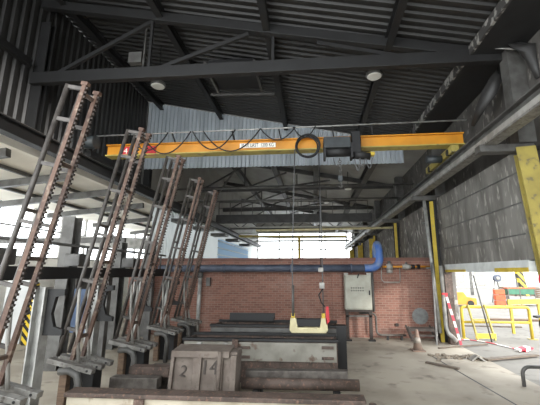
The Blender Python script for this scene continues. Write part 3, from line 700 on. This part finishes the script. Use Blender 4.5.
for x in (1.08, 1.84):
    lg = MB().box((x-.05, 11.9, 0), (x+.05, 12.0, .98)).build('leg', 'teeth', cbn)
    MB().box((x-.1, 11.82, 0), (x+.12, 12.02, .04)).build('foot', 'black', lg)
    MB().box((x-.07, 11.9, 2.1), (x+.07, 12.0, 2.17)).build('lifting_lug', 'steel_l', cbn)
MB().box((1.03, 11.9, .74), (1.9, 11.98, .8)).build('cross_rail', 'pipe_b', cbn)
MB().box((1.02, 11.88, .9), (1.9, 12.1, .97)).build('plinth_rail', 'teeth', cbn)
cd = thing('conduit', 'grey conduit curving from the cabinet down along the floor', 'conduit', (2.2, 12.2, 0))
MB().tube([(1.5, 12.15, .84), (1.85, 12.15, .84)]+arc((1.9, 12.15, .69), .15, 90, 0, 6, 1)+arc((2.2, 12.15, .3), .15, 180, 270, 6, 1)+[(3.0, 12.15, .15)], .035, 10).build('tube', 'pipe_b', cd)
MB().tube([(1.98, 12.1, 2.2), (1.98, 12.1, .9)], .045, 10).build('riser', 'steel_m', cd)
for x in (2.4, 2.85): MB().box((x-.03, 12.08, 0), (x+.03, 12.2, .12)).build('stand', 'steel_d', cd)
tag(MB().tube([(3.6, YB, .72), (3.6, YB-.02, .72)], .27, 32).build('round_plate', 'plate'), 'round grey plate fixed low on the brick wall', 'plate')
tag(MB().box((2.75, YB-.06, .38), (2.85, YB, .48)).build('wall_socket', 'teeth', None, .01), 'small rusty box low on brick wall beside the bench', 'box')
bn = thing('steel_bench', 'low dark steel bench frame below the round plate', 'bench', (3.42, 11.75, 0))
MB().box((2.97, 11.65, .36), (3.85, 11.7, .44)).build('front_rail', 'teeth', bn)
MB().box((2.97, 11.95, .36), (3.85, 12.0, .44)).build('rear_rail', 'teeth', bn)
MB().box((3.0, 11.66, .2), (3.82, 11.7, .26)).build('lower_rail', 'teeth', bn)
for x, dx in ((3.02, .12), (3.78, .12)):
    for y in (11.68, 11.98): MB().bar((x-.06, y, .5), (x+dx, y, 0), .05, .05).build('leg', 'teeth', bn)
cn = thing('traffic_cone', 'dirty faded traffic cone on the floor before the bench', 'cone', (2.92, 10.6, 0))
MB().box((2.74, 10.42, 0), (3.1, 10.78, .035)).build('base', 'cone', cn, .01)
MB().lathe((2.92, 10.6, .035), [(.13, 0), (.035, .54), (.025, .55)], 24).build('cone_body', 'cone', cn)
tag(MB().lathe((2.92, 10.6, .22), [(.104, 0), (.074, .15)], 24).build('band', 'conew', cn), 'faded white band')
lp2 = thing('corner_pipe', 'grey standing pipe at the left of the brick wall', 'pipe', (-4.1, 12.2, 0))
MB().tube([(-4.12, 12.3, 0), (-4.1, 12.3, 2.0)], .07, 14).build('pipe', 'galv', lp2)
MB().tube([(-4.1, 12.3, 2.0), (-4.1, 12.3, 2.2)], .1, 14).build('coupling', 'steel_m', lp2)
tag(MB().box((-3.9, 12.34, 1.7), (-3.75, YB, 2.0)).build('switch_box', 'steel_m', None, .01), 'small grey switch box near the left standing pipe', 'box')

# ------------------------------------------------------------------ doorway surroundings
tag(MB().box((4.17, 11.5, 0), (4.4, 11.72, 2.2)).build('door_jamb', 'rust_d'), 'dark rusty jamb at the far side of the doorway', 'jamb')
tag(MB().bar((4.1, 11.35, 1.52), (4.4, 11.3, .04), .07, .02, (0, 1, 0)).build('barrier_tape_strip', 'tape'), 'red and white striped strip leaning at the doorway jamb', 'tape')
tag(MB().box((3.98, 11.3, 1.5), (4.14, 11.42, 1.56)).build('tape_holder', 'red'), 'red holder at the top of the leaning striped strip', 'holder')
m = MB()
pts = [(4.7, 12.3), (5.0, 12.45), (5.35, 12.2), (5.55, 11.9), (5.75, 11.4), (5.85, 11.0), (5.95, 10.9)]
for (a, b) in zip(pts, pts[1:]): m.bar((*a, .0), (*b, .0), .07, .012)
tag(m.build('fallen_tape', 'tapef'), 'red and white tape trailing across the ground outside', 'tape')
m = MB(); m.bar((5.7, 10.75, .03), (6.05, 10.85, .1), .18, .05); m.bar((5.9, 10.8, .0), (6.2, 10.95, .06), .14, .04)
tag(m.build('tape_bundle', 'tapef'), 'crumpled bundle of red and white tape at right', 'tape')
br = thing('safety_barrier', 'yellow tubular safety barrier standing outside the doorway', 'barrier', (6.2, 12.7, -.02))
fr_ = [(5.06, 12.7, -.02), (5.06, 12.7, .9)]+arc((5.16, 12.7, .92), .1, 180, 90, 5, 1)[1:]+arc((7.18, 12.7, .92), .1, 90, 0, 5, 1)+[(7.28, 12.7, -.02)]
MB().tube(fr_, .05, 14).build('frame', 'yell2', br)
MB().tube([(5.06, 12.7, .52), (7.28, 12.7, .52)], .04, 12).build('mid_rail', 'yell2', br)
for x in (5.06, 7.28): MB().box((x-.12, 12.6, -.02), (x+.12, 12.8, .0)).build('foot_plate', 'yell3', br)
lg = thing('short_ladder', 'pale yellow short ladder leaning on the safety barrier', 'ladder', (5.6, 12.5, -.02))
for x in (5.3, 5.85): MB().bar((x+.08, 12.4, -.02), (x-.05, 12.62, 1.1), .06, .05).build('stile', 'yell3', lg)
MB().bar((5.32, 12.41, .12), (5.98, 12.41, .12), .03, .16).build('foot_board', 'yell2', lg)
MB().bar((5.3, 12.52, .62), (5.85, 12.52, .62), .04, .05).build('rung', 'yell3', lg)
tag(MB().tube([(5.7, 12.15, -.02), (5.4, 12.3, 2.1)], .025, 8).build('grey_pole', 'steel_m'), 'thin dark grey pole leaning in front of the yellow ladder', 'pole')
# rubble and boards on the floor
def debris(name, label, mt, pts_, cat):
    tag(MB().bar(*pts_).build(name, mt, None, .004), label, cat)
debris('plank', 'dark plank lying flat on the floor right of the cone', 'board', ((2.72, 9.25, .02), (3.3, 8.72, .02), .1, .04), 'plank')
m = MB()
for i in range(70):
    x = random.gauss(3.75, .35); y = random.gauss(9.85, .16); s = random.uniform(.015, .05)
    m.bar((x-s, y, s*.4), (x+s, y+random.uniform(-.03, .03), s*.5), s*1.4, s*.9)
o = tag(m.build('rubble', 'rubble'), 'patch of crushed rubble on the floor before the doorway', 'rubble', None, 'stuff')
tag(MB().prism([(-.16, .02), (0, .14), (.2, .0), (.16, -.0), (0, .11), (-.13, .0)], 1, 0, .2).build('bent_sheet', 'steel_l'), 'small bent pale sheet standing on the rubble', 'sheet metal').location = (4.1, 9.6, 0)
debris('plank', 'long pale board lying on the doorway threshold at right', 'board', ((4.3, 9.6, .03), (5.9, 10.2, .03), .16, .04), 'plank')
debris('plank', 'thin stick lying across the threshold before the barrier', 'board', ((3.6, 10.9, .02), (5.3, 11.6, .02), .06, .03), 'plank')
hp = thing('hoop_guard', 'grey bent tube hoop guard at the lower right edge', 'guard', (4.15, 7.4, 0))
MB().tube([(4.08, 7.6, 0), (4.08, 7.6, .22)]+arc((4.22, 7.6, .22), .14, 180, 90, 6, 1)[1:]+[(4.9, 7.6, .36)]+[(5.0, 7.6, .3), (5.02, 7.6, -.02)], .035, 12).build('hoop', 'steel_m', hp)
sgn = thing('round_sign', 'red and white round sign at the right edge beside the doorway', 'sign', (4.32, 6.85, 1.8))
MB().tube([(4.37, 6.9, 2.05), (4.37, 6.885, 2.05)], .17, 28).build('disc', 'red', sgn)
MB().tube([(4.37, 6.885, 2.05), (4.37, 6.88, 2.05)], .11, 24).build('centre', 'label', sgn)
MB().box((4.34, 6.9, -.02), (4.4, 6.93, 2.2)).build('post', 'steel_m', sgn)
# yard objects
hg = thing('hand_truck', 'black wheeled hand truck with chain at the right edge outside', 'hand truck', (7.0, 11.6, -.02))
MB().tube([(6.95, 11.5, .6), (7.03, 11.5, .6)], .2, 22).build('wheel', 'black', hg)
MB().bar((6.9, 11.5, .05), (7.4, 11.55, 1.0), .05, .05).build('frame', 'black', hg)
MB().bar((6.75, 11.5, .85), (7.6, 11.5, .95), .2, .06).build('platform', 'black', hg)
m = MB()
for i in range(8): m.tube(arc((6.85+.03*i, 11.4, .1+.09*i), .04, 0, 345, 8, i % 2), .012, 5, True)
m.build('chain', 'steel_d', hg)
MB().bar((7.0, 11.55, -.02), (7.2, 11.6, .9), .05, .05).build('stand', 'black', hg)
ob = thing('orange_bin', 'orange stacked bin beside the green rack across the yard', 'bin', (12.5, 25, -.02))
for z in (-.02, .34, .7): MB().box((12.2, 24.8, z), (12.85, 25.1, z+.33)).build('tray', 'orange', ob, .02)
gr = thing('green_rack', 'green topped storage rack with shelves across the yard', 'rack', (13.9, 25.1, -.02))
for x in (13.05, 13.8, 14.75):
    for y in (24.8, 25.3): MB().box((x-.03, y-.03, -.02), (x+.03, y+.03, 1.1)).build('upright', 'steel_m', gr)
for z in (.05, .38): MB().box((13.02, 24.78, z), (14.78, 25.32, z+.22)).build('shelf', 'steel_l', gr)
MB().box((13.02, 24.78, .72), (14.78, 25.32, 1.08)).build('top_box', 'green', gr)
MB().box((13.0, 24.76, 1.09), (14.8, 25.34, 1.14)).build('top_rail', 'orange', gr)
ym = thing('yellow_machine', 'low yellow machine across the yard at left of doorway', 'machine', (9.5, 24, -.02))
MB().prism([(8.6, .1), (10.6, .1), (10.6, .5), (10.0, .6), (9.8, .9), (9.0, .9), (8.8, .6), (8.6, .5)], 1, 24, 24.9).build('body', 'yellow', ym, .02)
for x in (8.95, 10.2): MB().tube([(x, 23.95, .18), (x, 24.1, .18)], .2, 16).build('wheel', 'black', ym)
tag(MB().bar((15.5, 27, -.02), (14.9, 27, 3.6), .42, .3).build('hatched_leg', 'hatch'), 'yellow and black hatched leg standing in the yard', 'post')
bw = thing('blue_reel', 'blue round cable reel seen high across the yard', 'reel', (13.6, 27, -.02))
MB().tube([(13.6, 27.0, 1.75), (13.6, 27.3, 1.75)], .26, 24).build('disc', 'blue_d', bw)
MB().tube([(13.6, 26.95, 1.75), (13.6, 27.0, 1.75)], .12, 16).build('hub', 'steel_l', bw)
for x in (13.2, 14.0): MB().bar((x, 27.35, -.02), (13.6, 27.35, 1.95), .06, .06).build('stand', 'steel_m', bw)
tag(MB().bar((7.2, 13.8, 1.1), (8.6, 14.2, 1.1), .05, .18).build('guard_rail', 'yell2'), 'yellow guard rail just right of the safety barrier', 'rail')
# (posts for the guard rail)
for x, y in ((7.3, 13.83), (8.5, 14.17)):
    tag(MB().box((x-.04, y-.04, -.02), (x+.04, y+.04, 1.0)).build('guard_post', 'yell2'), 'yellow post carrying the guard rail, ' + ('nearer the barrier' if x < 8 else 'farther from the barrier'), 'post')
sh = thing('storage_shed', 'pale distant shed behind the yard seen through the doorway', 'shed', (24, 55, -.02))
MB().box((12, 52, -.02), (40, 60, 5.2)).build('walls', 'white', sh)
for x in (14, 17, 20, 23, 26): MB().box((x, 51.9, .2), (x+1.6, 51.99, 2.4)).build('shed_door', 'steel_l', sh)
for i, (x, h_) in enumerate(((10.5, 3.4), (15.6, 4.2), (20.0, 3.6))):
    tag(MB().box((x-.12, 36, -.02), (x+.12, 36.2, h_)).build('yard_post', 'steel_m'), ('grey yard post left of the orange bin', 'grey yard post behind the green rack', 'grey yard post at right of the hatched leg')[i], 'post', 'yard posts')
for i, x in enumerate((11.2, 17.5, 19.2)):
    o = thing('pallet_stack', ('pale stack of pallets left of the orange bin, far', 'pale stack of pallets right of the green rack', 'farthest right stack of pallets in the yard')[i], 'pallets', (x, 33, -.02), 'pallet stacks')
    for k in range(6): MB().box((x-.7, 32.5, -.02+k*.16), (x+.7, 33.5, .08+k*.16)).build('pallet', 'wood', o)
tag(MB().bar((8.2, 17.5, .02), (11.5, 17.2, .02), .35, .08).build('timber_beam', 'wood'), 'long timber beam lying on the yard behind the barrier', 'beam')
tag(MB().bar((6.2, 15.5, .0), (8.4, 15.3, .0), .14, .05).build('timber_beam', 'board'), 'thin dark batten lying on the yard behind the barrier', 'beam')

# ------------------------------------------------------------------ rear bay
fc = thing('far_crane', 'dark far overhead crane girder with walkway railing behind', 'crane', (-1.3, 22, 5.3))
MB().box((-6.4, 21.8, 5.36), (3.75, 22.15, 5.9)).build('girder', 'steel_r', fc)
MB().tube([(-6.2, 21.7, 6.7), (3.5, 21.7, 6.7)], .03, 6).tube([(-6.2, 21.7, 6.3), (3.5, 21.7, 6.3)], .02, 6).build('handrail', 'steel_m', fc)
for k in range(14): MB().bar((-6.2+k*.746, 21.75, 5.9), (-6.2+k*.746, 21.7, 6.7), .04, .04).build('railing_post', 'steel_m', fc)
yg = thing('yellow_gantry', 'thin yellow gantry with single post beyond the brick wall', 'gantry', (-1, 24, 0))
MB().bar((-5.3, 24, 4.7), (2.3, 24, 4.64), .12, .14).build('beam', 'yell3', yg)
MB().box((-1.09, 23.92, 0), (-.91, 24.08, 4.65)).build('post', 'yell2', yg)
tag(MB().tube([(-3.0, 17.62, 4.33), (4.3, 17.62, 4.42)], .06, 10).build('cross_pipe', 'cream'), 'pale cream pipe crossing to the right wall above bricks', 'pipe')
m_lab = ('nearest pale stepped bracket on the rear left wall', 'second pale stepped bracket on the rear left wall', 'third pale stepped bracket on the rear left wall', 'fourth pale stepped bracket on the rear left wall', 'farthest pale stepped bracket on the rear left wall')
for i, y in enumerate((16.5, 19.5, 23, 27, 32)):
    tag(MB().box((-6.95, y-.5, 4.6), (-5.95, y+.5, 4.78)).build('wall_bracket', 'steel_m', None, .01), m_lab[i], 'bracket', 'brackets on the rear left wall')
for i, y in enumerate((26, 30, 34.5, 38.5)):
    tag(MB().bar((XL+.1, y, 5.6-.0), (XR-.1, y, 5.6), .08, .1).build('tie_rail', 'white'), ('nearest', 'second', 'third', 'farthest')[i]+' white tie rail crossing before the bright end windows', 'rail', 'white tie rails')

lg_ = thing('lattice_girder', 'grey zigzag lattice girder above the far crane', 'girder', (-1.3, 28, 5.7))
for z in (5.75, 6.45): MB().bar((-7.0, 28, z), (4.6, 28, z), .1, .1).build('chord', 'steel_r', lg_)
m = MB()
for i in range(14): m.bar((-6.9+.79*i, 28, 5.8 if i % 2 else 6.4), (-6.9+.79*(i+1), 28, 6.4 if i % 2 else 5.8), .06, .06)
m.build('lacing', 'steel_r', lg_)
for i, (y, z) in enumerate(((15.5, 6.1), (16.8, 5.75))):
    tag(MB().tube([(-7.0, y, z), (4.6, y, z+.05)], .05, 8).build('cross_tube', 'steel_m'), ('upper', 'lower')[i]+' thin grey tube crossing under the rear roof below the corrugated band', 'pipe', 'cross tubes')
